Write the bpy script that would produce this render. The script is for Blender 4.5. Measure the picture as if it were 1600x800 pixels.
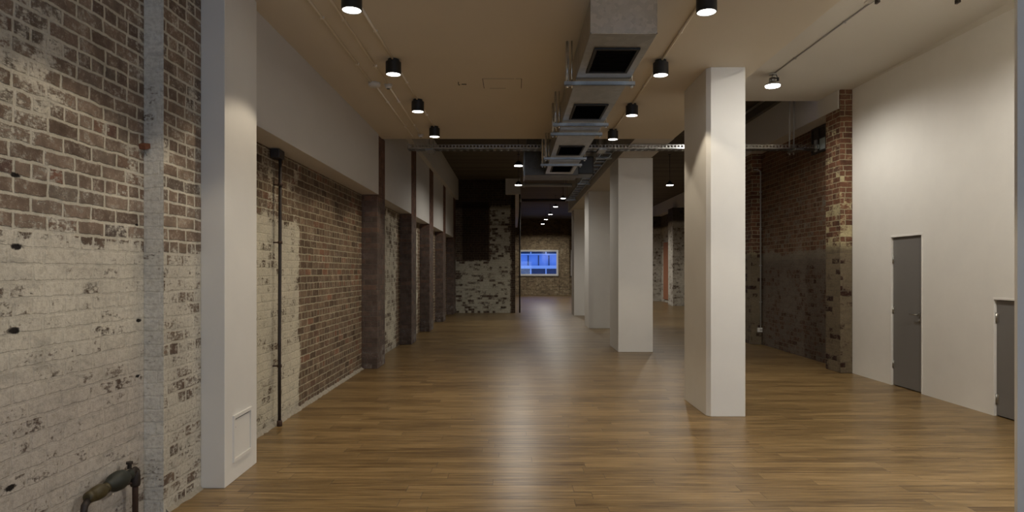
import bpy, bmesh, math, random
from mathutils import Vector, Matrix
random.seed(7)
for o in list(bpy.data.objects): bpy.data.objects.remove(o, do_unlink=True)
S = bpy.context.scene
COL = S.collection

# ------------------------------------------------------------ camera, world, exposure
cam = bpy.data.cameras.new('camera'); camo = bpy.data.objects.new('camera', cam); COL.objects.link(camo)
camo.location = (0, 0, 1.6); camo.rotation_euler = (math.pi/2, 0, 0)
cam.sensor_width = 36; cam.lens = 22.5; cam.shift_x = -3/1600; cam.shift_y = 24/1600
cam.clip_start = .05; cam.clip_end = 300
S.camera = camo
S.view_settings.view_transform = 'Standard'; S.view_settings.look = 'None'
S.view_settings.exposure = 0.27; S.view_settings.gamma = 1; S.view_settings.use_curve_mapping = False
W = bpy.data.worlds.new('dusk'); S.world = W; W.use_nodes = True
bg = W.node_tree.nodes['Background']; bg.inputs[0].default_value = (.16, .30, .72, 1); bg.inputs[1].default_value = 1.5
WARM = (1, .86, .66); COOL = (1, .95, .86)
P_DOWN = 52      # tube downlights
P_BAY = 170      # open bay lamps
P_PEND = 170      # far pendants
P_DAY = 58       # daylight through the window behind the camera
dl = bpy.data.lights.new('daylight_window', 'AREA'); dl.shape = 'RECTANGLE'; dl.size = 4.5; dl.size_y = 2.2
dl.energy = P_DAY; dl.color = (.80, .93, .97)
dlo = bpy.data.objects.new('daylight_window', dl); COL.objects.link(dlo)
dlo.location = (2.2, -4.05, 1.9); dlo.rotation_euler = (-math.pi/2, 0, math.pi)
dlo.rotation_euler = (math.pi/2, 0, 0)   # area shines along -Z: this points it to +Y

# ------------------------------------------------------------ helpers
def tag(o, label=None, cat=None, group=None, kind=None):
    if label: o['label'] = label
    if cat: o['category'] = cat
    if group: o['group'] = group
    if kind: o['kind'] = kind
    return o
def empty(name, loc=(0,0,0), label=None, cat=None, group=None, kind=None):
    o = bpy.data.objects.new(name, None); o.empty_display_size = .1; COL.objects.link(o); o.location = loc
    return tag(o, label, cat, group, kind)
class MB:
    """collects shapes in world or local coordinates; UVs are metres along each face"""
    def __init__(s): s.bm = bmesh.new(); s.mi = 0
    def quad(s, pts, mi=None):
        f = s.bm.faces.new([s.bm.verts.new(p) for p in pts]); f.material_index = s.mi if mi is None else mi; return f
    def box(s, x0, x1, y0, y1, z0, z1, mi=None, front=None):
        P = [s.bm.verts.new(p) for p in ((x0,y0,z0),(x1,y0,z0),(x1,y1,z0),(x0,y1,z0),(x0,y0,z1),(x1,y0,z1),(x1,y1,z1),(x0,y1,z1))]
        for k, q in enumerate(((0,3,2,1),(4,5,6,7),(0,1,5,4),(1,2,6,5),(2,3,7,6),(3,0,4,7))):
            f = s.bm.faces.new([P[i] for i in q]); f.material_index = s.mi if mi is None else mi
            if k == 2 and front is not None: f.material_index = front
        return s
    def prism(s, poly, z0, z1):
        a = [s.bm.verts.new((x,y,z0)) for x,y in poly]; b = [s.bm.verts.new((x,y,z1)) for x,y in poly]; n = len(poly)
        s.bm.faces.new(list(reversed(a))); s.bm.faces.new(b)
        for i in range(n): s.bm.faces.new((a[i],a[(i+1)%n],b[(i+1)%n],b[i]))
        for f in s.bm.faces: f.material_index = s.mi
        return s
    def lathe(s, prof, seg=32, c=(0,0,0), ax='Z', smooth=True, sharp=False):
        if sharp:      # crisp corners between the bands of the profile
            for a, b in zip(prof, prof[1:]):
                rr = []
                for rad, h in (a, b):
                    rr.append([s.bm.verts.new((rad*math.cos(2*math.pi*i/seg)+c[0], rad*math.sin(2*math.pi*i/seg)+c[1], h+c[2])) for i in range(seg)])
                for i in range(seg):
                    f = s.bm.faces.new((rr[0][i],rr[0][(i+1)%seg],rr[1][(i+1)%seg],rr[1][i])); f.smooth = True; f.material_index = s.mi
            return s
        rings = []
        for r, h in prof:
            ring = []
            for i in range(seg):
                a = 2*math.pi*i/seg; p = (r*math.cos(a), r*math.sin(a), h)
                if ax == 'Y': p = (p[0], p[2], p[1])
                if ax == 'X': p = (p[2], p[0], p[1])
                ring.append(s.bm.verts.new((p[0]+c[0], p[1]+c[1], p[2]+c[2])))
            rings.append(ring)
        for A, B in zip(rings, rings[1:]):
            for i in range(seg):
                f = s.bm.faces.new((A[i],A[(i+1)%seg],B[(i+1)%seg],B[i])); f.smooth = smooth; f.material_index = s.mi
        for R_ in (rings[0], rings[-1]):
            f = s.bm.faces.new(R_); f.material_index = s.mi
        return s
    def tube(s, pts, r, seg=12):
        pts = [Vector(p) for p in pts]; rings = []
        rr = r if isinstance(r, (list, tuple)) else [r]*len(pts)
        prev = None
        for i, p in enumerate(pts):
            d = (pts[min(i+1,len(pts)-1)]-pts[max(i-1,0)]).normalized()
            if prev is None:
                u = d.orthogonal().normalized()
            else:
                u = (prev - d*prev.dot(d)).normalized()
            prev = u; v = d.cross(u)
            rings.append([s.bm.verts.new(p + (u*math.cos(2*math.pi*k/seg)+v*math.sin(2*math.pi*k/seg))*rr[i]) for k in range(seg)])
        for A, B in zip(rings, rings[1:]):
            for i in range(seg):
                f = s.bm.faces.new((A[i],A[(i+1)%seg],B[(i+1)%seg],B[i])); f.smooth = True; f.material_index = s.mi
        for R_ in (rings[0], rings[-1]): s.bm.faces.new(R_).material_index = s.mi
        return s
    def build(s, name, mats, parent=None, bevel=0, **kw):
        bm = s.bm; bmesh.ops.recalc_face_normals(bm, faces=bm.faces)
        uv = bm.loops.layers.uv.new('UVMap')
        for f in bm.faces:
            n = f.normal; ax = max(range(3), key=lambda i: abs(n[i]))
            for l in f.loops:
                c = l.vert.co
                l[uv].uv = (c.y, c.z) if ax == 0 else (c.x, c.z) if ax == 1 else (c.x, c.y)
        me = bpy.data.meshes.new(name); bm.to_mesh(me); bm.free()
        for m in (mats if isinstance(mats, (list, tuple)) else [mats]): me.materials.append(m)
        o = bpy.data.objects.new(name, me); COL.objects.link(o)
        if parent:
            o.parent = parent
        if bevel:
            b = o.modifiers.new('bevel', 'BEVEL'); b.width = bevel; b.segments = 2; b.limit_method = 'ANGLE'
        return tag(o, kw.get('label'), kw.get('cat'), kw.get('group'), kw.get('kind'))
def box(name, mats, x0, x1, y0, y1, z0, z1, parent=None, bevel=0, front=None, **kw):
    return MB().box(x0,x1,y0,y1,z0,z1,front=front).build(name, mats, parent, bevel, **kw)
def copy_tree(o, parent=None):
    c = o.copy(); COL.objects.link(c)
    if parent: c.parent = parent
    for ch in list(o.children): copy_tree(ch, c)
    return c

# ------------------------------------------------------------ node DSL
class G:
    def __init__(s, name):
        s.m = bpy.data.materials.new(name); s.m.use_nodes = True; s.t = s.m.node_tree; s.t.nodes.clear()
        s.out = s.t.nodes.new('ShaderNodeOutputMaterial')
    def n(s, typ, ins=None, **kw):
        nd = s.t.nodes.new('ShaderNode'+typ)
        for k, v in kw.items(): setattr(nd, k, v)
        for k, v in (ins or {}).items(): s.put(nd.inputs[k], v)
        return nd
    def put(s, sock, v):
        if isinstance(v, bpy.types.NodeSocket): s.t.links.new(v, sock)
        elif isinstance(v, (tuple, list)) and len(v) == 3 and sock.type == 'RGBA': sock.default_value = (*v, 1)
        else: sock.default_value = v
    def M(s, op, a, b=0.0, c=0.0):
        nd = s.t.nodes.new('ShaderNodeMath'); nd.operation = op
        for i, v in enumerate((a, b, c)): s.put(nd.inputs[i], v)
        return nd.outputs[0]
    def add(s, a, b): return s.M('ADD', a, b)
    def sub(s, a, b): return s.M('SUBTRACT', a, b)
    def mul(s, a, b): return s.M('MULTIPLY', a, b)
    def clamp(s, a):
        nd = s.n('Clamp', {0: a}); return nd.outputs[0]
    def step(s, v, a, b):
        nd = s.n('MapRange', {'Value': v, 'From Min': a, 'From Max': b}, interpolation_type='SMOOTHSTEP'); return nd.outputs[0]
    def mix(s, f, a, b, blend='MIX'):
        nd = s.n('Mix', {}, data_type='RGBA', blend_type=blend)
        s.put(nd.inputs[0], f); s.put(nd.inputs[6], a); s.put(nd.inputs[7], b); return nd.outputs[2]
    def noise(s, vec, scale, detail=4, rough=.6):
        return s.n('TexNoise', {'Vector': vec, 'Scale': scale, 'Detail': detail, 'Roughness': rough}).outputs[0]
    def ramp(s, f, stops, interp='LINEAR'):
        nd = s.n('ValToRGB', {0: f}); cr = nd.color_ramp; cr.interpolation = interp
        cr.elements[0].position = stops[0][0]; cr.elements[0].color = (*stops[0][1], 1)
        cr.elements[1].position = stops[-1][0]; cr.elements[1].color = (*stops[-1][1], 1)
        for p, c in stops[1:-1]:
            e = cr.elements.new(p); e.color = (*c, 1)
        return nd.outputs[0]
    def pos(s): return s.n('NewGeometry').outputs['Position']
    def sep(s, v): return s.n('SeparateXYZ', {0: v}).outputs
    def comb(s, x, y, z=0.0): return s.n('CombineXYZ', {0: x, 1: y, 2: z}).outputs[0]
    def bump(s, h, strength=.5, dist=.01):
        return s.n('Bump', {'Height': h, 'Strength': strength, 'Distance': dist}).outputs[0]
    def bsdf(s, col, rough=.6, normal=None, **ins):
        p = s.n('BsdfPrincipled', {'Base Color': col, 'Roughness': rough})
        if normal: s.put(p.inputs['Normal'], normal)
        for k, v in ins.items(): s.put(p.inputs[k.replace('_', ' ')], v)
        s.t.links.new(p.outputs[0], s.out.inputs[0]); return s.m

def rect_mask(g, sp, axis, a0, a1, z0, z1, soft, nz, namp):
    a = sp[axis]; z = sp[2]
    d = g.M('MINIMUM', g.M('MINIMUM', g.sub(a, a0), g.sub(a1, a)), g.M('MINIMUM', g.sub(z, z0), g.sub(z1, z)))
    d = g.add(d, g.mul(g.sub(nz, .5), namp))
    return g.step(d, -soft, soft)

BR = [(0,(.09,.06,.042)),(.25,(.15,.095,.062)),(.5,(.19,.125,.085)),(.72,(.13,.095,.072)),(.88,(.20,.10,.062)),(1,(.075,.058,.05))]
def brick(name, stops=BR, mortar=(.42,.37,.28), paint=(.50,.46,.37), base=0.0, cov=(), tint=(), mw=.0065, H=.086, WD=.232, header=4, spots=(), paintvar=.35, bumps=1.0, dusty=.3, mtint=.12):
    g = G(name); uv = g.n('UVMap').outputs[0]; P = g.pos(); sp = g.sep(P)
    nz = g.n('TexNoise', {'Vector': P, 'Scale': 9.0, 'Detail': 3.0}); 
    du = g.n('VectorMath', {0: nz.outputs[1], 1: (.5,.5,.5)}, operation='SUBTRACT').outputs[0]
    du = g.n('VectorMath', {0: du, 'Scale': .024}, operation='SCALE').outputs[0]
    u, v, _ = g.sep(g.n('VectorMath', {0: uv, 1: du}, operation='ADD').outputs[0])
    vr = g.M('DIVIDE', v, H); row = g.M('FLOOR', vr); odd = g.M('FLOORED_MODULO', row, 2)
    hdr = g.M('LESS_THAN', g.M('FLOORED_MODULO', row, header), .5)
    w = g.sub(WD, g.mul(hdr, WD*.5))
    jit = g.n('TexWhiteNoise', {'W': row}, noise_dimensions='1D').outputs[0]
    ur = g.add(g.M('DIVIDE', u, w), g.add(g.mul(odd, .5), g.mul(jit, .22)))
    ci = g.M('FLOOR', ur)
    fu = g.mul(g.M('FRACT', ur), w); fv = g.mul(g.M('FRACT', vr), H)
    wn = g.n('TexWhiteNoise', {'Vector': g.comb(ci, row, 3.0)}, noise_dimensions='3D')
    idv = wn.outputs[0]; idc = g.sep(wn.outputs[1])
    d = g.M('MINIMUM', g.M('MINIMUM', fu, g.sub(w, fu)), g.M('MINIMUM', fv, g.sub(H, fv)))
    fine = g.noise(P, 42, 6, .7); mid = g.noise(P, 7, 6, .65); big = g.noise(P, 1.7, 5, .6); vfine = g.noise(P, 130, 3, .6)
    d = g.add(d, g.mul(g.add(g.sub(fine, .5), g.mul(g.sub(mid, .5), .6)), .016))
    mort = g.sub(1, g.step(d, mw*.55, mw*1.25))
    col = g.ramp(idv, stops)
    col = g.mix(1.0, col, g.ramp(mid, [(.25,(.55,.55,.55)),(.5,(1,1,1)),(.8,(1.45,1.4,1.35))]), 'MULTIPLY')
    # thin limewash dust and chips left on the brick faces
    dust = g.step(g.add(g.mul(fine, .6), g.mul(mid, .5)), .66-dusty*.2, .74)
    col = g.mix(g.mul(dust, .30+dusty*.45), col, paint)
    mcol = g.mix(g.step(mid, .3, .75), tuple(c*.62 for c in mortar), mortar)
    col = g.mix(mort, col, mcol)
    C = base
    for (ax, a0, a1, z0, z1, dl_, soft, namp) in cov:
        C = g.add(C, g.mul(rect_mask(g, sp, ax, a0, a1, z0, z1, soft, g.add(g.mul(big,.5),g.mul(mid,.5)), namp), dl_))
    pv = g.add(g.add(g.mul(g.sub(mid, .5), 1.3), g.mul(g.sub(fine, .5), .9)), g.add(g.mul(g.sub(big, .5), .8), g.mul(g.sub(idc[0], .5), paintvar)))
    pv = g.add(pv, g.mul(mort, .12))
    pv = g.add(pv, g.mul(g.sub(g.noise(g.n('VectorMath', {0: P, 1: (1,1,2.6)}, operation='MULTIPLY').outputs[0], 22, 5, .7), .5), 1.1))
    pm = g.mul(g.step(g.add(pv, C), .28, .60), .96)
    pc = g.mix(g.step(big, .3, .7), tuple(c*.82 for c in paint), paint)
    pc = g.mix(1.0, pc, g.ramp(fine, [(.25,(.66,.63,.60)),(.55,(1,1,1)),(1,(1.12,1.12,1.1))]), 'MULTIPLY')
    st_ = g.noise(g.n('VectorMath', {0: P, 1: (1,1,3.0)}, operation='MULTIPLY').outputs[0], 5, 6, .7)
    pc = g.mix(g.mul(g.step(st_, .50, .68), .6), pc, tuple(c*.55 for c in paint))
    pc = g.mix(g.mul(mort, mtint), pc, tuple(c*.62 for c in paint))
    col = g.mix(pm, col, pc)
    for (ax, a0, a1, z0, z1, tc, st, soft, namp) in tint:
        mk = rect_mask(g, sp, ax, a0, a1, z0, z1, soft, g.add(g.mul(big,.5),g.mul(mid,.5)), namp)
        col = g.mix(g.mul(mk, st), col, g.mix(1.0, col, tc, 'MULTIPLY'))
    h = g.add(g.mul(g.sub(1, mort), g.sub(1, g.mul(pm, .70))), g.add(g.mul(fine, .55), g.mul(vfine, .25)))
    h = g.add(h, g.mul(idc[1], .25))
    for (ax, a, z, r) in spots:      # chipped holes in the wall
        dd = g.M('SQRT', g.add(g.M('POWER', g.M('ABSOLUTE', g.sub(sp[ax], a)), 2.0), g.mul(g.M('POWER', g.M('ABSOLUTE', g.sub(sp[2], z)), 2.0), 5.0)))
        dd = g.add(dd, g.mul(g.sub(fine, .5), .05))
        mk = g.sub(1, g.step(dd, r*.6, r))
        col = g.mix(mk, col, (.02,.016,.014)); h = g.sub(h, g.mul(mk, 2.0))
    return g.bsdf(col, .88, g.bump(h, .75*bumps, .011), Specular_IOR_Level=.25)

def paintmat(name, c, rough=.6, var=.05, bump=.15, scale=3):
    g = G(name); P = g.pos(); b = g.noise(P, scale, 5); f = g.noise(P, 60, 3)
    col = g.mix(b, tuple(x*(1-var) for x in c), tuple(min(1,x*(1+var)) for x in c))
    return g.bsdf(col, rough, g.bump(g.add(g.mul(b,.6), g.mul(f,.3)), bump, .004))
def metal(name, c, rough=.35, metallic=1.0, var=.18, scale=14):
    g = G(name); P = g.pos(); v = g.n('TexVoronoi', {'Vector': P, 'Scale': scale}).outputs['Color']
    b = g.noise(P, 5, 5)
    k = g.add(g.mul(g.sep(v)[0], .6), g.mul(b, .4))
    col = g.mix(k, tuple(x*(1-var) for x in c), tuple(min(1,x*(1+var)) for x in c))
    return g.bsdf(col, g.add(rough-.07, g.mul(b, .15)), None, Metallic=metallic)
def emis(name, c, st):
    g = G(name); e = g.n('Emission', {0: c, 1: st}); g.t.links.new(e.outputs[0], g.out.inputs[0]); return g.m

WHITE = paintmat('white_paint', (.74,.72,.68))
WALLW = paintmat('wall_white', (.78,.76,.72))
CEIL = paintmat('ceiling_paint', (.66,.595,.485), .75, .04, .2, 1.2)
CEILR = paintmat('ceiling_paint_pale', (.64,.61,.55), .75, .03, .15, 1.2)
BULK = paintmat('bulkhead_paint', (.58,.555,.52), .65, .04)
DOORG = paintmat('door_grey', (.17,.16,.152), .5, .03, .05)
DARKT = paintmat('dark_trim', (.10,.09,.075), .6)
BLACK = paintmat('black_powdercoat', (.012,.012,.013), .4, .1, .05)
GRILLE = paintmat('grille_black', (.006,.006,.007), .6)
GALV = metal('galvanised', (.36,.36,.35), .36)
GALVB = metal('galvanised_bright', (.72,.74,.75), .22, scale=30)
STEEL = metal('satin_steel', (.45,.44,.42), .3, var=.05)
IRON = metal('dark_iron', (.055,.045,.04), .55, .6)
RUST = paintmat('rusty_iron', (.060,.032,.020), .8, .35, .5, 25)
VERD = paintmat('dark_green_valve', (.020,.024,.019), .55, .3, .4, 20)
BRASS = paintmat('aged_brass', (.060,.045,.016), .5, .45, .4, 22)
PLAST = paintmat('white_plastic', (.66,.64,.60), .4, .02, .02)
GREYP = paintmat('grey_conduit', (.34,.33,.31), .45, .05, .05)
CONDC = paintmat('painted_conduit', (.84,.77,.65), .5, .04, .05)
CAPM = paintmat('cut_timber_red', (.20,.075,.035), .8, .3, .4, 30)
LENS = emis('lamp_lens', (1,.95,.84), 9.0)
LENSC = emis('bay_lens', (1,.97,.90), 12.0)

# timber ceiling of the old building
def oldceil():
    g = G('old_timber_ceiling'); P = g.pos(); x, y, z = g.sep(P)
    f = g.M('FRACT', g.M('DIVIDE', y, .14)); gap = g.step(g.M('ABSOLUTE', g.sub(f, .5)), .46, .5)
    wn = g.n('TexWhiteNoise', {'W': g.M('FLOOR', g.M('DIVIDE', y, .14))}, noise_dimensions='1D').outputs[0]
    col = g.mix(wn, (.075,.058,.038), (.115,.092,.062))
    col = g.mix(g.mul(gap, .7), col, (.02,.016,.012))
    return g.bsdf(col, .8, g.bump(g.sub(0, gap), .4, .01))
OLDC = oldceil()

def floormat():
    g = G('oak_plank_floor'); P = g.pos(); x, y, z = g.sep(P)
    pw = .145; pl = 1.22
    vr = g.M('DIVIDE', y, pw); row = g.M('FLOOR', vr)
    off = g.n('TexWhiteNoise', {'W': row}, noise_dimensions='1D').outputs[0]
    ur = g.add(g.M('DIVIDE', x, pl), off); ci = g.M('FLOOR', ur)
    fu = g.mul(g.M('FRACT', ur), pl); fv = g.mul(g.M('FRACT', vr), pw)
    d = g.M('MINIMUM', g.M('MINIMUM', fu, g.sub(pl, fu)), g.M('MINIMUM', fv, g.sub(pw, fv)))
    gap = g.sub(1, g.step(d, .0008, .0028))
    wn = g.n('TexWhiteNoise', {'Vector': g.comb(ci, row, 1.0)}, noise_dimensions='3D'); idv = wn.outputs[0]; idc = g.sep(wn.outputs[1])
    gv = g.comb(g.add(g.mul(x, .9), g.mul(idv, 37.0)), g.mul(y, 16.0), g.mul(idv, 11.0))
    gr = g.noise(gv, 2.2, 7, .62); gr2 = g.noise(g.comb(g.mul(x, 3.0), g.mul(y, 90.0), idv), 2.0, 3, .6)
    col = g.ramp(g.add(g.mul(gr, .88), g.mul(idc[0], .14)), [(.36,(.10,.056,.020)),(.48,(.18,.115,.046)),(.57,(.245,.156,.064)),(.72,(.34,.232,.108))])
    col = g.mix(g.mul(g.sub(gr2, .3), .55), col, g.mix(1.0, col, (.62,.58,.52), 'MULTIPLY'))
    kn = g.n('TexVoronoi', {'Vector': g.comb(g.mul(x, 1.1), g.mul(y, 4.0)), 'Scale': 1.4}, feature='F1').outputs[0]
    col = g.mix(g.mul(g.sub(1, g.step(kn, .02, .09)), .55), col, (.05,.028,.014))
    col = g.mix(g.mul(gap, .75), col, (.045,.028,.015))
    tone = g.noise(P, .35, 3)
    col = g.mix(g.mul(tone, .35), col, g.mix(1.0, col, (.8,.84,.86), 'MULTIPLY'))
    h = g.sub(g.add(g.mul(gr2, .35), g.mul(gr, .25)), gap)
    return g.bsdf(col, g.add(.24, g.mul(gr2, .16)), g.bump(h, .35, .004), Specular_IOR_Level=.38)
FLOOR = floormat()

# brick finishes, regions in world metres (axis 0 = X, 1 = Y)
B_NEAR = brick('limewashed_brick_near', [(0,(.13,.092,.07)),(.3,(.21,.152,.113)),(.55,(.26,.192,.145)),(.8,(.19,.152,.12)),(.95,(.22,.14,.10)),(.975,(.24,.10,.065)),(1,(.11,.09,.078))],
    mortar=(.76,.70,.57), paint=(.68,.635,.54), base=.20, mw=.0095, dusty=.65,
    cov=[(1,-6,4.35,-1,1.78,.55,.05,.3),(1,1.8,3.35,2.15,2.75,.22,.15,.6)],
    spots=[(1,3.13,2.07,.035),(1,3.14,1.72,.04),(1,3.12,1.31,.045),(1,4.16,1.28,.03),(1,4.15,.92,.025),(1,3.1,.55,.04),(1,4.14,1.9,.02)],
    tint=[(1,-6,4.4,-.2,1.05,(.86,.83,.86),.8,.25,.4)])
B_BREAST = brick('limewashed_brick_breast', [(0,(.13,.092,.07)),(.3,(.22,.155,.112)),(.6,(.25,.185,.135)),(1,(.13,.10,.08))],
    mortar=(.72,.66,.54), paint=(.66,.615,.52), base=.20, mw=.0095, dusty=.65, cov=[(1,4,6,-1,1.75,.42,.06,.3)])
B_STRIP = brick('whitewashed_corner', mortar=(.70,.68,.62), paint=(.80,.77,.69), base=.80, paintvar=.1)
B_BAY = brick('exposed_brick_bay', [(0,(.10,.066,.042)),(.3,(.17,.115,.074)),(.6,(.21,.145,.095)),(.8,(.15,.105,.072)),(1,(.24,.12,.072))],
    mortar=(.50,.44,.31), paint=(.66,.61,.48), base=-.02, mw=.008, dusty=.4,
    cov=[(1,5.3,7.45,-1,2.15,.75,.06,.22),(1,5.3,7.45,2.15,2.9,.22,.08,.3),
         (1,11.1,13.6,-1,2.75,.55,.1,.4),(1,14.7,16.6,-1,2.7,.5,.1,.4),(1,17.8,19.9,-1,2.5,.42,.1,.4),(1,21,23.5,-1,2.5,.3,.1,.4)],
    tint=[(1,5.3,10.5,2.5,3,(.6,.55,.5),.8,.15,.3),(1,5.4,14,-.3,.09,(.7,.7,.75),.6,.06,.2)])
B_PIL = brick('pilaster_brick', [(0,(.095,.068,.056)),(.4,(.135,.096,.078)),(.7,(.12,.09,.076)),(1,(.165,.10,.072))],
    mortar=(.17,.145,.12), paint=(.27,.24,.215), base=-.12, cov=[(1,10,25,-.2,.35,.45,.1,.3)], mw=.005,
    tint=[(1,10,25,2.75,6,(1.15,.8,.65),.8,.2,.2)])
B_FAR = brick('far_block_brick', [(0,(.085,.055,.04)),(.5,(.13,.09,.065)),(1,(.10,.07,.05))],
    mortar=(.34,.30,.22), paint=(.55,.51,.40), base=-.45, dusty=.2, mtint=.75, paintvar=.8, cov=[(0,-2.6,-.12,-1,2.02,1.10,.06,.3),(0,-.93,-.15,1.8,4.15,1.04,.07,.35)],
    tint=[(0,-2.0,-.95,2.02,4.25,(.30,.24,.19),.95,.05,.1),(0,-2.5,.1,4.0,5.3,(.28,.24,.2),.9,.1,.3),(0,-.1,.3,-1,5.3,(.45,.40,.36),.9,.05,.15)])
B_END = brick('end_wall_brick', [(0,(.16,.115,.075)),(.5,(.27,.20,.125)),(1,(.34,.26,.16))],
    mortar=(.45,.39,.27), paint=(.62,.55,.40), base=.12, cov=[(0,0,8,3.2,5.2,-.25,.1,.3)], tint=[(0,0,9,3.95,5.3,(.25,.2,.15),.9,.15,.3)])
B_RIGHT = brick('right_brick', [(0,(.095,.048,.028)),(.35,(.155,.078,.043)),(.7,(.185,.095,.055)),(1,(.12,.07,.045))],
    mortar=(.36,.31,.20), paint=(.235,.20,.155), base=-.20,
    cov=[(1,10.4,14.2,1.7,3.05,.50,.12,.3),(1,10.0,20,-1,1.95,.74,.1,.3)],
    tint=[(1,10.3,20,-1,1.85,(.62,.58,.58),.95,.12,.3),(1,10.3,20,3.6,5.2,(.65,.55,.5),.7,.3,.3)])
B_PIER = brick('right_pier_brick', [(0,(.085,.038,.022)),(.35,(.135,.060,.034)),(.7,(.165,.075,.042)),(1,(.10,.056,.038))],
    mortar=(.42,.37,.24), paint=(.50,.43,.25), base=-.16, paintvar=.9,
    cov=[(1,9.9,10.7,2.05,3.15,.34,.05,.15),(1,9.9,10.7,3.1,4.2,.10,.1,.3),(1,9.9,20,-1,2.0,.85,.1,.3)],
    tint=[(1,9.9,16,-1,2.0,(.33,.30,.34),.95,.1,.2)])
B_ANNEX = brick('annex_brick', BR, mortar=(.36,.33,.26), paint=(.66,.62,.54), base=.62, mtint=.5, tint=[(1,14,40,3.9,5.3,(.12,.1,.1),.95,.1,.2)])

def ST(o): o['kind'] = 'structure'; return o

# ------------------------------------------------------------ setting
CZ, RZ, OZ = 3.85, 4.46, 5.12      # plaster ceiling, raised ceiling on the right, old timber ceiling
ST(box('floor', FLOOR, -3.2, 9, -4.6, 43.3, -.12, 0))
ST(box('ceiling', CEIL, -3.0, 2.71, -4.4, 10.87, CZ, 5.3))
ST(box('ceiling_raised', CEILR, 2.71, 5.7, -4.4, 10.75, RZ, 5.3))
ST(box('ceiling_timber', OLDC, -3.0, 9, 10.87, 43.3, OZ, 5.4))
ST(box('wall_left_near', B_NEAR, -2.74, -2.44, -4.4, 4.22, 0, CZ))
ST(MB().box(-2.72, -2.31, 4.22, 5.35, 0, CZ, front=1).build('wall_left_breast', [B_BREAST, B_STRIP]))
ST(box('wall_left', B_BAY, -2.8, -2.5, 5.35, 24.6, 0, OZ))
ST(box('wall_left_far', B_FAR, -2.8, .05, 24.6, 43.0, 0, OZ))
# end wall with two window openings
def wall_with_holes(name, mat, x0, x1, y0, y1, z0, z1, holes):
    mb = MB(); xs = x0
    for (a, b, c, d) in holes:
        if a > xs: mb.box(xs, a, y0, y1, z0, z1)
        mb.box(a, b, y0, y1, z0, c); mb.box(a, b, y0, y1, d, z1); xs = b
    mb.box(xs, x1, y0, y1, z0, z1)
    return ST(mb.build(name, mat))
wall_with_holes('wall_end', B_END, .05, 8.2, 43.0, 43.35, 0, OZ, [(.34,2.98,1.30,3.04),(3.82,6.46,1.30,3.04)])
ST(box('wall_end_pier', B_END, 3.08, 3.72, 42.82, 43.0, 0, OZ))
wall_with_holes('wall_back', WALLW, -2.74, 5.7, -4.4, -4.1, 0, RZ, [(-.1,4.5,.8,3.0)])
RX = 5.32
# right white wall with two door openings
mb = MB(); segs = [(-4.4,6.41),(7.11,8.33),(9.04,10.06)]
for a, b in segs: mb.box(RX, RX+.3, a, b, 0, RZ)
mb.box(RX, RX+.3, 6.41, 7.11, 1.31, RZ); mb.box(RX, RX+.3, 8.33, 9.04, 2.10, RZ)
mb.box(RX+.12, RX+.3, 6.41, 7.11, 0, 1.31); mb.box(RX+.12, RX+.3, 8.33, 9.04, 0, 2.10)
ST(mb.build('wall_right', WALLW))
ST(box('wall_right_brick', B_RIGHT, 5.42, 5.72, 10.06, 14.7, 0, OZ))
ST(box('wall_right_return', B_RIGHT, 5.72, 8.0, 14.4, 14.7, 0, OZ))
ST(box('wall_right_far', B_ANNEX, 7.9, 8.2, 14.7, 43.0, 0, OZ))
# bulkheads
ST(box('bulkhead_left_near', BULK, -2.5, -2.22, 5.35, 10.5, 2.86, CZ))
for i, (a, b) in enumerate([(11.12,14.0),(14.68,17.0),(17.8,20.3),(21.0,23.7)]):
    ST(box('bulkhead_left_bay', BULK, -2.5, -2.245, a, b, 2.86, 4.35))
ST(box('bulkhead_left_upper', BULK, -2.5, -2.13, 10.87, 24.6, 4.35, OZ))
ST(box('bulkhead_right', BULK, 5.11, 5.62, 10.10, 14.6, 4.17, OZ))
ST(box('bulkhead_right_far', BULK, 7.55, 7.9, 14.7, 43.0, 4.55, OZ))
ST(box('ceiling_beam', BULK, 2.06, 2.72, 10.87, 24.4, CZ, OZ))
ST(box('ceiling_beam_left', BULK, -.32, .24, 24.25, 43.0, 4.54, OZ))
ST(box('trim_1', DARKT, 5.02, 5.11, 10.87, 14.6, 4.84, 5.0))
# tapering cove where the right wall meets the raised ceiling
mb = MB(); v = [mb.bm.verts.new(p) for p in ((RX,10.05,RZ),(RX,5.2,RZ),(RX-.08,5.2,RZ),(RX,5.2,RZ-.09))]
for q in ((0,1,2),(0,2,3),(0,3,1),(1,3,2)): mb.bm.faces.new([v[i] for i in q])
ST(mb.build('trim_2', CEILR))
# crumbling mortar fillet at the foot of the near left wall
def fillet(name, x, y0, y1, s):
    mb = MB(); n = int((y1-y0)/.05); R_ = random.Random(3)
    prev = None
    for i in range(n+1):
        y = y0+(y1-y0)*i/n; a = s*(.6+.6*R_.random()); b = s*(.5+.5*R_.random())
        cur = [mb.bm.verts.new(p) for p in ((x,y,0),(x+a,y,0),(x+a*.4,y,b*.5),(x,y,b))]
        if prev:
            for k in range(4): mb.bm.faces.new((prev[k],prev[(k+1)%4],cur[(k+1)%4],cur[k]))
        else: mb.bm.faces.new(cur)
        prev = cur
    mb.bm.faces.new(prev)
    return ST(mb.build(name, paintmat('crumbled_mortar', (.30,.27,.22), .9, .3, .6, 30)))
fillet('baseboard_left', -2.5, 5.36, 10.48, .045)
fillet('baseboard_left_near', -2.31, 4.25, 4.71, .03)

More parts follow.
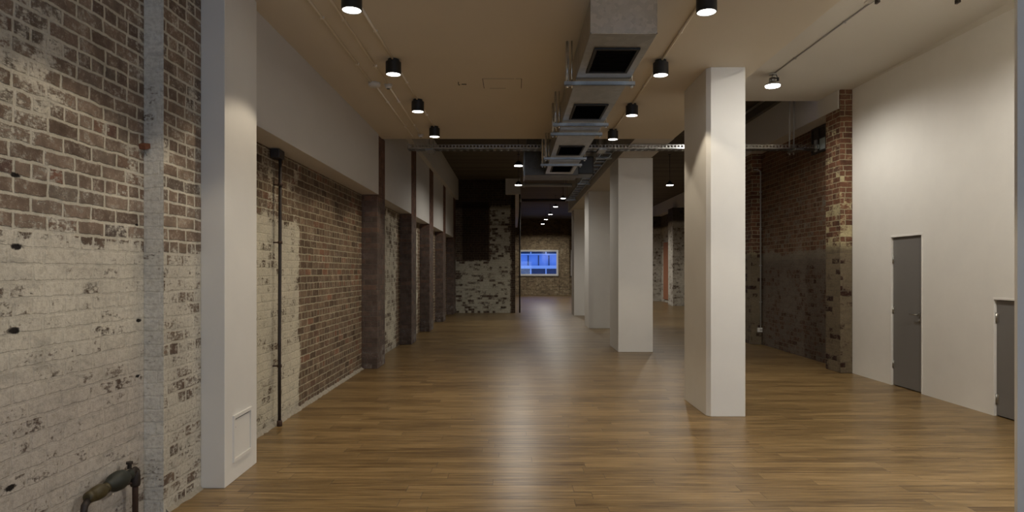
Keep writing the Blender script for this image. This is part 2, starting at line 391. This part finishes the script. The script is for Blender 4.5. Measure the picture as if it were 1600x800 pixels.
# brick pilasters along the left wall
def pilaster(y0, y1, label, top=OZ):
    return box('brick_pilaster', B_PIL, -2.499, -2.24, y0, y1, 0, top, bevel=.006, label=label, cat='brick pilaster', group='brick pilasters along the left wall')
pilaster(10.5, 11.12, 'nearest brick pilaster on the left wall, beside the long exposed brick bay', CZ+.02)
pilaster(14.0, 14.68, 'second brick pilaster from the camera along the left wall', 4.35)
pilaster(17.0, 17.8, 'third brick pilaster from the camera along the left wall', 4.35)
pilaster(20.3, 21.0, 'fourth brick pilaster from the camera along the left wall', 4.35)
pilaster(23.7, 24.58, 'farthest left brick pilaster, in the corner by the patched brick wall', 4.35)
# brick piers on the right
mb = MB().box(5.13, 5.319, 10.06, 10.53, 0, 4.17); mb.box(5.13, 5.32, 10.06, 10.099, 4.17, RZ)
mb.build('brick_pier', B_PIER, bevel=.006, label='brick pier with cream patches between white wall and right brick recess', cat='brick pier', group='brick piers on the right side')
box('brick_pier', B_PIER, 5.19, 5.419, 14.0, 14.6, 0, 4.17, bevel=.006, label='farther right brick pier carrying the vertical conduit and socket', cat='brick pier', group='brick piers on the right side')
ORANGE = paintmat('orange_panel', (.30,.115,.05), .8, .15)
for i, y in enumerate((20.5, 25.2, 29.6, 34.4)):
    box('brick_pier', B_ANNEX, 7.35, 7.899, y, y+.9, 0, 4.55, label='pale distant brick pier beyond the columns, number %s from the camera end' % ('one','two','three','four')[i], cat='brick pier', group='distant brick piers beyond the columns')
box('orange_panel', ORANGE, 7.84, 7.899, 31.4, 33.6, .15, 3.1, bevel=.01, label='narrow orange panel on the distant right wall between columns', cat='wall panel')

# white columns
def column(poly, h, label, mats=WHITE):
    return MB().prism(poly, 0, h).build('column', mats, None, .004, label=label, cat='column', group='white painted columns')
column([(2.13,7.10),(2.17,7.05),(2.55,7.05),(2.55,8.0),(2.13,8.0)], CZ, 'nearest slim white column with bright front face, standing right of centre')
column([(2.07,12.7),(2.756,12.7),(2.756,13.8),(2.07,13.8)], CZ, 'broad white column just beyond the cable tray, second in the right row')
column([(2.10,18.0),(2.72,18.0),(2.72,19.0),(2.10,19.0)], CZ, 'third white column in the right row, partly behind the broad one')
column([(2.18,23.2),(2.72,23.2),(2.72,24.2),(2.18,24.2)], CZ, 'farthest white column in the row, nearest the blue windows')
lc = column([(-2.31,4.72),(-2.133,4.72),(-2.15,5.35),(-2.31,5.35)], CZ, 'white boxed column against the left brick wall with access panel')
ST(box('wall_right_near', WHITE, 3.265, RX, 4.15, 4.175, 0, RZ))
# access panel in the left column (sub-parts: frame, door, latch)
sl = (2.15-2.133)/.63
ap = empty('access_panel', (0,0,0)); ap.parent = lc
def onface(y, dx): return -2.133 - (y-4.72)*sl + dx
def facebox(y0, y1, z0, z1, d0, d1):
    mb = MB(); p = []
    for z in (z0, z1):
        p += [mb.bm.verts.new((onface(y0,d0),y0,z)), mb.bm.verts.new((onface(y0,d1),y0,z)), mb.bm.verts.new((onface(y1,d1),y1,z)), mb.bm.verts.new((onface(y1,d0),y1,z))]
    for q in ((0,3,2,1),(4,5,6,7),(0,1,5,4),(1,2,6,5),(2,3,7,6),(3,0,4,7)): mb.bm.faces.new([p[i] for i in q])
    return mb
bpy.data.objects.remove(ap)
fr = facebox(4.86, 5.22, .475, .50, -.005, .012)
for a in ((4.86,5.22,.145,.17),(4.86,4.885,.17,.475),(5.195,5.22,.17,.475)):
    t = facebox(*a, -.005, .012); me = bpy.data.meshes.new('t'); t.bm.to_mesh(me); t.bm.free(); fr.bm.from_mesh(me); bpy.data.meshes.remove(me)
fro = fr.build('access_panel', WHITE, lc)
facebox(4.89, 5.19, .175, .462, -.004, .004).build('panel_door', WHITE, fro)
facebox(4.89, 5.19, .463, .474, -.004, .001).build('panel_gap', BLACK, fro)
facebox(4.895, 4.905, .40, .415, .003, .007).build('latch', STEEL, fro)

# ------------------------------------------------------------ doors
def door(n, y0, y1, h, hinges, handle_y=None):
    root = ST(empty('door_%d' % n, (RX, y1, 0)))
    X = RX+.022
    def b(name, mat, x0, x1, a, c, z0, z1, par=root, bev=.002):
        return MB().box(x0-RX, x1-RX, a-y1, c-y1, z0, z1).build(name, mat, par, bev)
    b('leaf', DOORG, X, X+.045, y0+.028, y1-.028, .012, h-.03)
    f = MB(); 
    for (a, c, z0, z1) in ((y0, y0+.022, 0, h), (y1-.022, y1, 0, h), (y0+.022, y1-.022, h-.024, h)): f.box(-.006, .115, a-y1, c-y1, z0, z1)
    f.build('door_frame', WALLW if n == 1 else WALLW, root, .002)
    b('weather_strip', BLACK, X+.03, X+.05, y0+.022, y1-.022, h-.03, h-.024, bev=0)
    for hz in hinges:
        hg = MB().lathe([(.008,-.055),(.008,.055)], 12, (X-.006-RX, -.03, hz)); hg.box(X-.004-RX, X+.001-RX, -.062, -.02, hz-.05, hz+.05)
        hg.build('hinge', STEEL, root)
    if handle_y:
        hy = handle_y-y1; hx = X-RX
        pl_ = MB().lathe([(.026,0),(.026,-.008)], 20, (hx, hy, 1.03), 'X').build('door_handle', STEEL, root)
        MB().tube([(hx-.005,hy,1.03),(hx-.05,hy,1.03),(hx-.058,hy+.012,1.03),(hx-.056,hy+.13,1.028)], .009).build('lever', STEEL, pl_)
        MB().lathe([(.022,0),(.022,-.006),(.009,-.008),(.009,-.014)], 16, (hx, hy, .95), 'X').build('lock', STEEL, root)
    return root
door(1, 8.33, 9.04, 2.10, (1.77, 1.06, .30), 8.43)
door(2, 6.41, 7.11, 1.31, (1.09, .19))

# ------------------------------------------------------------ windows
def glass():
    g = G('window_glass'); t = g.n('BsdfTransparent', {0: (.92,.95,1)}); gl = g.n('BsdfGlossy', {0: (1,1,1), 1: .02})
    fr_ = g.n('Fresnel', {0: 1.4}); m = g.n('MixShader', {0: g.mul(fr_.outputs[0], .6)})
    g.t.links.new(t.outputs[0], m.inputs[1]); g.t.links.new(gl.outputs[0], m.inputs[2]); g.t.links.new(m.outputs[0], g.out.inputs[0]); return g.m
GLASS = glass()
FRW = paintmat('window_frame_white', (.88,.88,.88), .4, .02)
def window(n, x0, x1, z0, z1, y):
    root = ST(empty('window_%d' % n, (x0, y, z0))); w = x1-x0; h = z1-z0; t = .09
    mb = MB()
    for a in ((0,w,0,t),(0,w,h-t,h),(0,t,t,h-t),(w-t,w,t,h-t)): mb.box(a[0],a[1],-.03,.08,a[2],a[3])
    mb.build('window_frame', FRW, root, .006)
    mb = MB()
    for a in ((t,w-t,t,t+.03),(t,w-t,h-t-.03,h-t),(t,t+.03,t+.03,h-t-.03),(w-t-.03,w-t,t+.03,h-t-.03)): mb.box(a[0],a[1],.01,.06,a[2],a[3])
    mb.build('sash', FRW, root)
    MB().box(t+.02, w-t-.02, .03, .038, t+.02, h-t-.02).build('pane', GLASS, root)
    MB().box(-.05, w+.05, -.07, .0, -.05, 0).build('window_sill', FRW if n > 2 else DARKT, root)
window(1, .34, 2.98, 1.30, 3.04, 43.02)
window(2, 3.82, 6.46, 1.30, 3.04, 43.02)
# small high window in the right brick recess
w3 = ST(empty('window_3', (5.42, 11.05, 3.70)))
FROST = paintmat('frosted_pane', (.42,.50,.50), .3, .1)
mb = MB()
for a in ((0,.56,0,.035),(0,.56,.43,.465),(0,.035,.035,.43),(.525,.56,.035,.43),(.27,.30,.035,.43),(.035,.27,.24,.27)): mb.box(-.03,.0,a[0],a[1],a[2],a[3])
mb.build('window_frame', IRON, w3)
MB().box(-.014, -.004, .035, .27, .035, .24).build('pane', FROST, w3)
MB().box(-.014, -.004, .035, .27, .27, .43).build('pane', IRON, w3)
MB().box(-.05, -.02, .33, .40, .03, .24).build('bracket', GREYP, w3)
MB().box(-.014, -.004, .30, .525, .035, .43).build('pane', paintmat('dark_pane', (.03,.022,.018), .3), w3)

# building across the street, lit by the dusk sky
BLUE = paintmat('blue_cladding', (.30,.42,.70), .5, .05); CONC = paintmat('pale_concrete', (.55,.58,.68), .8, .05); DKG = paintmat('dark_glazing', (.03,.05,.09), .15, .1)
ob = empty('office_building', (0, 60, -3), 'blue office block across the street seen through the end windows', 'building')
def bp(name, m, x0, x1, y0, y1, z0, z1, par=ob): return MB().box(x0, x1, y0-60, y1-60, z0+3, z1+3).build(name, m, par)
bp('facade', BLUE, -8, 16, 60, 66, -3, 12)
for z0, z1 in ((-1.6,-.3),(1.15,1.85),(3.25,4.6),(6.3,7.6)):
    k = bp('window_band', DKG, -7.5, 15.5, 59.92, 60, z0, z1)
    for i in range(16): bp('mullion', CONC, -7+i*1.42, -6.88+i*1.42, 59.86, 59.92, z0, z1, k)
for z in (3.15,): bp('ledge', CONC, -8, 16, 59.6, 60, z, z+.09)
for i in range(20): bp('panel_joint', DKG, -7.44+i*.97, -7.35+i*.97, 59.93, 60, 2.15, 3.1)
bp('spandrel', CONC, -8, 16, 59.7, 60, 1.86, 2.14)

# ------------------------------------------------------------ ceiling lamps
def spot(name, parent, z, power, color, angle, blend, r):
    l = bpy.data.lights.new(name, 'SPOT'); l.energy = power; l.color = color; l.spot_size = math.radians(angle); l.spot_blend = blend; l.shadow_soft_size = r
    o = bpy.data.objects.new(name, l); COL.objects.link(o); o.parent = parent; o.location = (0,0,z); return o
def make_downlight():
    r = empty('downlight', (0,0,CZ))
    MB().lathe([(.001,-.028),(.06,-.028),(.06,0),(.001,0)], 32, sharp=True).build('mounting_plate', BLACK, r)
    MB().lathe([(.001,-.028),(.080,-.028),(.082,-.031),(.082,-.158),(.080,-.160),(.074,-.160),(.074,-.034),(.001,-.034)], 40, sharp=True).build('housing', BLACK, r)
    MB().lathe([(.001,-.1555),(.0735,-.1555),(.0735,-.150),(.001,-.150)], 36, sharp=True).build('lens', LENS, r)
    spot('lamp_glow', r, -.165, P_DOWN, WARM, 102, .22, .05)
    return r
dls = []
Ly = [5.13, 6.80, 8.39, 9.95]; Lx = [-1.30,-1.28,-1.26,-1.235]; Ry = [5.17,6.83,8.6,10.15]; Rx = [1.556,1.566,1.585,1.57]
proto = make_downlight(); first = True
ordn = ['nearest', 'second', 'third', 'farthest']
for side, xs, ys in (('left', Lx, Ly), ('right', Rx, Ry)):
    for i in range(4):
        o = proto if first else copy_tree(proto); first = False
        o.location = (xs[i], ys[i], CZ)
        tag(o, 'black tube downlight on plaster ceiling, %s in the %s row' % (ordn[i], 'left' if side == 'left' else 'right'), 'ceiling light', 'black tube downlights on the plaster ceiling')
for x, y in ((-1.3,3.35),(1.56,3.4),(-1.3,1.6),(1.56,1.6),(-1.3,-.6),(1.56,-.6)):  # unseen lamps carrying both rows on, included for the light they give
    o = copy_tree(proto); o.location = (x, y, CZ)
    tag(o, 'unseen black tube downlight %s the camera on the %s side' % ({3.4:'just ahead of',1.6:'almost directly over',-.6:'a little behind'}[3.4 if y > 3 else y], 'left' if x < 0 else 'right'), 'ceiling light', 'unseen black tube downlights above the camera')
# bay lamp on the raised ceiling
def make_bay(z):
    r = empty('bay_lamp', (0,0,z))
    MB().lathe([(.055,-.02),(.055,0)], 20).build('canopy', GREYP, r)
    MB().tube([(0,0,-.02),(0,0,-.06)], .008).build('hook', STEEL, r)
    mb = MB().lathe([(.035,-.13),(.04,-.06)], 20)
    for k in range(12):
        a = k*math.pi/6; c, s = math.cos(a), math.sin(a)
        mb.tube([(c*.045,s*.045,-.13),(c*.045,s*.045,-.065)], .006, 6)
    mb.build('heat_sink', STEEL, r)
    mb = MB().box(.05,.085,-.02,.02,-.11,-.06); mb.tube([(.068,0,-.06),(.05,0,-.01)], .006, 8); mb.build('driver_box', BLACK, r)
    MB().lathe([(.045,-.13),(.105,-.155),(.112,-.175),(.108,-.178),(.1,-.16),(.04,-.135)], 36).build('reflector', GREYP, r)
    MB().lathe([(.104,-.176),(.10,-.192),(.07,-.20),(.002,-.203)], 36).build('lens', LENSC, r)
    spot('lamp_glow', r, -.215, P_BAY, COOL, 172, .6, .09)
    return r
by = make_bay(RZ); by.location = (3.74, 9.25, RZ)
tag(by, 'bright open bay lamp on the raised ceiling beside the nearest column', 'ceiling light')
by2 = copy_tree(by)
for c_ in by2.children:
    if c_.type == 'LIGHT': c_.data = c_.data.copy(); c_.data.energy = P_BAY*2.0; c_.data.spot_blend = .3
by2.name = 'bay_lamp'; by2.location = (3.9, 4.4, RZ)
tag(by2, 'open bay lamp on the raised ceiling nearer than the picture shows', 'ceiling light')
# pendants under the timber ceiling
def make_pend(zl=4.2):
    r = empty('pendant_lamp', (0,0,OZ)); d = zl-OZ
    MB().lathe([(.05,-.02),(.05,0)], 16).build('canopy', BLACK, r)
    MB().tube([(0,0,-.02),(0,0,d+.10)], .007, 8).build('rod', BLACK, r)
    MB().lathe([(.03,d+.12),(.05,d+.10),(.105,d+.03),(.108,d),(.10,d+.005),(.03,d+.09)], 28).build('shade', BLACK, r)
    MB().lathe([(.102,d+.008),(.10,d-.01),(.002,d-.018)], 28).build('lens', LENSC, r)
    spot('lamp_glow', r, d-.03, P_PEND, COOL, 165, .5, .09)
    return r
pn = make_pend(); first = True
plist = [(.11,15.75,'pendant lamp left of the duct end, nearest under the timber ceiling'),(.135,19.3,'pendant lamp in front of the pale beam end above the patched brick wall'),(4.70,19.3,'pendant lamp seen between the two nearest columns on the right')]
for i, (px, py) in enumerate(((880,310),(868,323),(860,335),(853,343),(848,350))):
    Y = 3000/(424-py); plist.append(((px-803)*Y/1000, Y, '%s pendant lamp in the receding row before the end window' % ('nearest','second','middle','fourth','farthest')[i]))
for y in (24.5, 30.5, 36.5): plist.append((4.7, y, 'added unseen pendant lamp behind the white columns, %s' % {24.5:'nearest of the hidden three',30.5:'middle of the hidden three',36.5:'closest to the end wall'}[y]))  # unseen extra pendants, added to brighten the annex and end wall
pn2 = make_pend(4.6); used2 = False
for k, (x, y, lb) in enumerate(plist):
    if 3 <= k < 8:
        o = copy_tree(pn2) if used2 else pn2; used2 = True
    else:
        o = pn if first else copy_tree(pn); first = False
    o.location = (x, y, OZ)
    tag(o, lb, 'pendant light', 'pendant lamps under the timber ceiling')

# conduits on the ceilings
def conduit(pts, mat, label, r=.010, group=None):
    mb = MB().tube(pts, r, 10)
    o = mb.build('conduit', mat, None, label=label, cat='conduit', group=group)
    n = int((Vector(pts[-1])-Vector(pts[0])).length/1.2); c = MB()
    a, b = Vector(pts[0]), Vector(pts[-1])
    if n:
        for i in range(n):
            p = a.lerp(b, (i+.5)/n); c.box(p.x-.018, p.x+.018, p.y-.010, p.y+.010, p.z-.011, p.z+.010)
        c.build('saddle_clip', mat, o)
    return o
zc = CZ-.010
conduit([(-1.70,2.5,zc),(-1.69,7.55,zc)], CONDC, 'painted conduit running to the white junction box on the left ceiling', group='painted ceiling conduits')
conduit([(-1.665,7.75,zc),(-1.68,10.6,zc)], CONDC, 'painted conduit running beyond the white junction box on the left ceiling', group='painted ceiling conduits')
conduit([(-1.513,2.5,zc),(-1.513,7.62,zc)], CONDC, 'painted conduit ending at the nearer smoke detector on the left ceiling', group='painted ceiling conduits')
conduit([(-1.513,7.80,zc),(-1.53,10.45,zc)], CONDC, 'painted conduit between the two smoke detectors on the left ceiling', group='painted ceiling conduits')
for k in range(3): conduit([(Lx[k],Ly[k]+.07,zc),(Lx[k+1],Ly[k+1]-.07,zc)], CONDC, 'painted conduit between the %s and %s downlights of the left row' % (ordn[k], ordn[k+1]), .012, 'painted ceiling conduits')
for k in range(3): conduit([(Rx[k],Ry[k]+.07,zc),(Rx[k+1],Ry[k+1]-.07,zc)], CONDC, 'painted conduit between the %s and %s downlights of the right row' % (ordn[k], ordn[k+1]), .012, 'painted ceiling conduits')
conduit([(3.79,6.70,RZ-.009),(3.75,9.19,RZ-.009)], GREYP, 'grey conduit on the raised ceiling leading to the bay lamp', .009)
jb = MB().lathe([(.055,-.045),(.065,-.035),(.065,0)], 28).build('junction_box', PLAST, None, label='white junction box on the left ceiling beside the conduits', cat='junction box'); jb.location = (-1.665, 7.64, CZ); jb.scale = (1.1, 1.1, 1)
MB().lathe([(.042,-.052),(.045,-.045)], 24).build('cover', PLAST, jb)
def detector(x, y, label):
    r = empty('smoke_detector', (x, y, CZ), label, 'smoke detector', 'smoke detectors on the left ceiling')
    MB().lathe([(.05,-.015),(.05,0)], 28).build('base', PLAST, r)
    MB().lathe([(.022,-.05),(.038,-.042),(.043,-.015)], 28).build('cap', PLAST, r)
    MB().lathe([(.02,-.054),(.02,-.048)], 20).build('sensor', BLACK, r)
detector(-1.513, 7.71, 'small round smoke detector beside the white junction box')
detector(-1.53, 10.52, 'small round smoke detector at the far edge of the plaster ceiling')
# patched hatch outline and small hook in the middle of the ceiling
mb = MB()
for a in ((-.37,.0,7.47,7.478),(-.37,-.362,7.47,7.87),(.085,.093,7.47,7.87),(.02,.093,7.47,7.478),(-.30,-.1,7.862,7.87)): mb.box(a[0],a[1],a[2],a[3],CZ-.0015,CZ)
mb.build('ceiling_hatch', DARKT, None, label='faint square hatch outline in the middle of the plaster ceiling', cat='ceiling hatch')
mb = MB().tube([(-.66,7.6,CZ),(-.66,7.6,CZ-.03),(-.65,7.6,CZ-.04),(-.64,7.6,CZ-.03)], .005, 8); mb.box(-.63,-.57,7.68,7.70,CZ-.006,CZ)
mb.build('ceiling_hook', IRON, None, label='tiny dark hook in the middle of the plaster ceiling', cat='hook')
# rail with beam clamps on the raised ceiling
rl = box('ceiling_rail', CEILR, 3.72, RX-.03, 6.70, 6.80, RZ-.016, RZ, label='thin pale rail across the raised ceiling at the top right', cat='rail')
for x in (3.80, 4.64):
    MB().box(x-.014, x+.014, 6.66, 6.72, RZ-.058, RZ-.0).build('clamp', IRON, rl, .003)

# ------------------------------------------------------------ ductwork
DB, DT = 3.47, 3.745
duct = empty('air_duct', (.865, 5.04, DB), 'long galvanised air duct with black grilles under the plaster ceiling', 'air duct')
def dp(name, mat, x0,x1,y0,y1,z0,z1, bev=0, par=duct): return MB().box(x0-.865,x1-.865,y0-5.04,y1-5.04,z0-DB,z1-DB).build(name, mat, par, bev)
cuts = [5.04, 8.28, 10.72, 12.3]
for a, b in zip(cuts, cuts[1:]): dp('duct_section', GALV, .60, 1.13, a+.004, b-.004, DB, DT, .004)
for y in cuts[1:-1]: dp('flange', GALV, .592, 1.138, y-.008, y+.008, DB-.007, DT, .001)
MB().box(.606-.865, 1.122-.865, -.003, .004, .008, DT-DB-.006).build('end_panel', GALVB, duct)
mb = MB()
for x in (.602, 1.122): mb.box(x-.865, x+.006-.865, -.006, .0, 0, DT-DB)
mb.box(.60-.865, 1.13-.865, -.006, 0, 0, .008); mb.build('end_seam', GALVB, duct)
for a, b in ((5.36,6.01),(7.16,7.84),(9.54,10.27),(11.2,12.0)):
    fr_ = MB(); x0, x1 = .675-.865, 1.06-.865; y0, y1 = a-5.04, b-5.04
    for q in ((x0,x1,y0,y0+.025),(x0,x1,y1-.025,y1),(x0,x0+.025,y0+.025,y1-.025),(x1-.025,x1,y0+.025,y1-.025)): fr_.box(*q, -.012, .0)
    gr_ = fr_.build('grille', GRILLE, duct)
    lv = MB().box(x0+.02, x1-.02, y0+.02, y1-.02, -.003, -.001)
    n = int((b-a-.06)/.028)
    for i in range(n):
        y = y0+.03+i*.028; lv.quad(((x0+.025,y,-.010),(x1-.025,y,-.010),(x1-.025,y+.014,-.003),(x0+.025,y+.014,-.003)))
    lv.build('louvres', GRILLE, gr_)
# elbow to the left at the far end, flaring wider
el = MB()
el.box(.20-.865, 1.25-.865, 7.4, 8.1, 0, .46)
el.build('elbow_box', metal('galvanised_dull', (.16,.155,.145), .5), duct, .004)
dp('elbow_flange', GALV, .185, .215, 12.42, 13.16, DB-.015, DB+.475, .003)
dp('flexible_collar', BLACK, 1.25, 1.56, 12.5, 13.05, DB+.03, DB+.38, .02)
# trapeze hangers
def hanger(y, label, x0=.49, x1=1.18, double=True, zb=DB-.018, top=CZ):
    r = empty('duct_hanger', (x0, y, zb), label, 'duct hanger', 'trapeze hangers under the air duct')
    w = x1-x0
    mb = MB().box(0,w,-.02,.02,-.04,-.036); mb.box(0,w,-.02,-.016,-.04,-.001); mb.box(0,w,.016,.02,-.04,-.001); mb.build('crossbar', GALV, r)
    for x in ((.03,.075) if double else (.04,)):
        MB().tube([(x,0,-.06),(x,0,top-zb)], .008, 10).build('rod', GALVB, r)
    MB().box(.015,.05,.01,.018,-.03,top-zb).build('strut', GALVB, r)
    MB().tube([(w-.03,0,-.06),(w-.03,0,top-zb)], .007, 8).build('rod', GALVB, r)
    nt = MB()
    for x in (.03, w-.03): nt.lathe([(.016,-.056),(.016,-.042)], 6, (x,0,0), smooth=False)
    nt.build('nut', GALVB, r)
hanger(6.25, 'nearest galvanised hanger under the air duct, behind the first grille')
hanger(8.0, 'second galvanised hanger under the duct, just beyond the second grille')
hanger(8.55, 'third galvanised hanger under the duct, close behind the second')
hanger(10.4, 'fourth galvanised hanger under the duct, just beyond the third grille')
hanger(11.02, 'farthest galvanised hanger with bright rods before the last grille', .46, 1.17, True, DB-.018, OZ)
# small box of cable gear on the duct flank
box('control_box', GALVB, .50, .575, 11.14, 11.26, 3.60, 3.75, bevel=.006, label='small bright metal box on the left flank of the duct end', cat='control box')

# cable tray across the room
tray = empty('cable_tray', (-1.88, 11.4, 3.762), 'perforated galvanised cable tray crossing the whole room below the ceiling edge', 'cable tray')
L = 7.26; mb = MB()
for yy in (-.12, .12):
    mb.box(0, L, yy-.002, yy+.002, 0, .016); mb.box(0, L, yy-.002, yy+.002, .058, .072)
    n = int(L/.06)
    for i in range(n+1):
        x = min(i*.06, L-.022); mb.box(x, x+.024, yy-.002, yy+.002, .016, .058)
mb.build('side_rail', GALVB, tray)
mb = MB(); n = int(L/.12)
for i in range(n): mb.box(i*.12, i*.12+.07, -.118, .118, 0, .004)
mb.box(0, L, -.118, -.06, 0, .003); mb.box(0, L, .06, .118, 0, .003); mb.box(0, L, -.02, .02, 0, .003)
mb.build('tray_bottom', GALV, tray)
MB().tube([(0,.03,.02),(2,.04,.02),(4,.02,.02),(L,.03,.02)], .011, 8).build('cable', BLACK, tray)
for x in (.35, 3.4, 6.86):
    for dx in (0, .075):
        MB().tube([(x+dx,.16,-.06),(x+dx,.16,OZ-3.76)], .014 if x > 6 else .007, 8).build('rod', GREYP if x > 6 else GALV, tray)
    MB().box(x-.03, x+.11, -.17, .19, -.03, -.004).build('bracket', GALV, tray)
# ladder tray along the beam
lt = empty('cable_ladder', (1.72, 12.4, 3.92), 'galvanised cable ladder running back along the left side of the ceiling beam', 'cable ladder')
mb = MB(); mb.box(0,.012,0,9,0,.07); mb.box(.208,.22,0,9,0,.07); mb.build('side_rail', GALV, lt)
mb = MB()
for i in range(18): MB().box(.012,.208,.2+i*.5,.24+i*.5,.005,.03).build('rung', GALV, lt)
MB().box(.04,.19,.1,8.9,.031,.055).build('cable_bundle', IRON, lt, .01)
for y in (.6, 4.4, 8.2):
    MB().box(-.06,.28,y-.02,y+.02,-.04,-.002).build('support', GALVB, lt)
    MB().tube([(-.04,y,-.06),(-.04,y,OZ-3.92)], .007, 8).build('rod', GALV, lt); 
    MB().tube([(.26,y,-.06),(.26,y,OZ-3.92)], .007, 8).build('rod', GALV, lt)
# transverse pipes far back
def xpipe(x0, x1, y, z, r, mat, label):
    o = MB().tube([(x0,y,z),(x1,y,z)], r, 12).build('pipe', mat, None, label=label, cat='pipe')
    c = MB().lathe([(r*1.35,-.03),(r*1.35,.03)], 14, (x0+.05, y, z), 'X'); c.tube([(x0+.05,y,z),(x0+.05,y,OZ)], .008, 8)
    c.tube([(x1-.1,y,z),(x1-.1,y,OZ)], .008, 8); c.build('hanger_clip', GREYP, o)
xpipe(.22, 1.62, 17.8, 4.0, .045, GREYP, 'grey pipe crossing high behind the end of the air duct')
xpipe(.20, 1.95, 23.4, 4.2, .05, IRON, 'dark pipe crossing high above the receding row of pendants')
dd = box('branch_duct', GALV, .3, 1.9, 14.3, 14.8, 4.25, 4.58, bevel=.004, label='dark branch duct crossing behind the far end of the long duct', cat='air duct')
MB().box(.28,.30,14.27,14.83,4.22,4.63).build('flange', GALV, dd)
for x in (.5, 1.7): MB().tube([(x,14.55,4.57),(x,14.55,OZ-.005)], .008, 8).build('rod', GALV, dd)
vp = MB().tube([(.22,24.4,0.02),(.22,24.4,4.54)], .03, 12).build('drain_pipe', IRON, None, label='thin vertical pipe at the right edge of the patched brick wall', cat='pipe')

# ------------------------------------------------------------ wall services
# black pipe down the left bay
wp = empty('wall_pipe', (-2.425, 6.62, 0), 'thin black vertical pipe against the left brick wall beside the boxed column', 'pipe')
MB().tube([(0,0,0),(0,0,.9),(-.005,.03,2.0),(-.01,.05,2.86)], .017, 12).build('pipe_run', IRON, wp)
MB().lathe([(.027,.0),(.027,.05),(.020,.06)], 14).build('foot_collar', RUST, wp)
for z in (.62, 1.9, 2.5):
    c = MB().box(-.074,.0,-.008+z*.017,.008+z*.017,z-.007,z+.007); c.lathe([(.024,z-.014),(.024,z+.014)], 12, (-.003,z*.014,0)); c.build('clip', RUST, wp)
MB().box(-.06,.03,-.09,.07,2.76,2.85).build('top_bracket', IRON, wp, .006)
# rusty valve and pipes low at the near left
X0 = -2.375
vv = empty('valve_pipework', (X0, 3.54, 0), 'rusty pipe with dark green and brass valves low on the near brick wall', 'pipework')
MB().tube([(0,.51,0),(0,.51,.26),(0,.505,.30),(0,.49,.325),(0,.45,.33)], .018, 12).build('riser_pipe', RUST, vv)
MB().lathe([(.026,.24),(.030,.25),(.030,.30),(.024,.335),(.012,.35)], 16, (0,.51,0)).build('elbow', IRON, vv)
MB().tube([(0,-.01,0),(0,-.01,.24),(0,0,.285),(0,.03,.305)], .019, 12).build('drop_pipe', IRON, vv)
MB().lathe([(.020,.02),(.030,.03),(.033,.05),(.026,.06),(.036,.08),(.040,.11),(.040,.15),(.034,.17),(.026,.185),(.03,.19),(.03,.205),(.018,.21)], 18, (0,0,.318), 'Y').build('brass_valve', BRASS, vv, label='olive brass valve body')
MB().lathe([(.02,.20),(.032,.215),(.032,.235),(.040,.25),(.052,.28),(.056,.33),(.050,.37),(.036,.40),(.028,.41),(.030,.43),(.030,.455),(.018,.47)], 20, (0,0,.324), 'Y').build('green_valve', VERD, vv, label='dark green bulbous valve body')
MB().lathe([(.014,.36),(.014,.385),(.022,.388),(.022,.40)], 6, (0,.445,0), smooth=False).build('cap_nut', IRON, vv)
MB().tube([(0,.44,.33),(0,.51,.335)], .022, 12).build('union', IRON, vv)
MB().tube([(-.065,.40,.27),(-.02,.46,.265),(0,.505,.262)], .007, 8).build('stay', RUST, vv)
vv.scale = (1, .93, 1.06)
# timber plug sticking out of the chimney breast corner
pg = MB().box(-.045,.05,-.075,.0,-.03,.03).build('timber_plug', CAPM, None, .006, label='small reddish timber plug sticking out of the near brick wall', cat='timber plug')
pg.location = (-2.42, 4.22, 2.43); pg.rotation_euler = (.35, .12, 0); pg.scale = (.5, .8, .55)
MB().tube([(.03,-.07,0),(.04,-.08,-.05),(.07,-.08,-.10)], .002, 6).build('wire', IRON, pg)
# conduit and socket on the farther right pier
sc = empty('wall_conduit', (5.39, 13.985, .33), 'grey conduit dropping down the farther brick pier to a white socket', 'conduit')
MB().tube([(0,0,.03),(0,0,3.40),(-.01,0,3.46),(-.06,0,3.49),(-.15,0,3.49)], .014, 10).build('conduit_run', GREYP, sc)
c = MB()
for z in (.6,1.4,2.2,3.0): c.box(-.028,.028,-.01,.014,z-.01,z+.01)
c.build('saddle_clip', GREYP, sc)
MB().box(-.075,.075,-.03,.012,-.055,.04).build('socket', PLAST, sc, .006)
MB().box(-.03,.03,-.034,-.03,-.03,.015).build('socket_face', GREYP, sc)
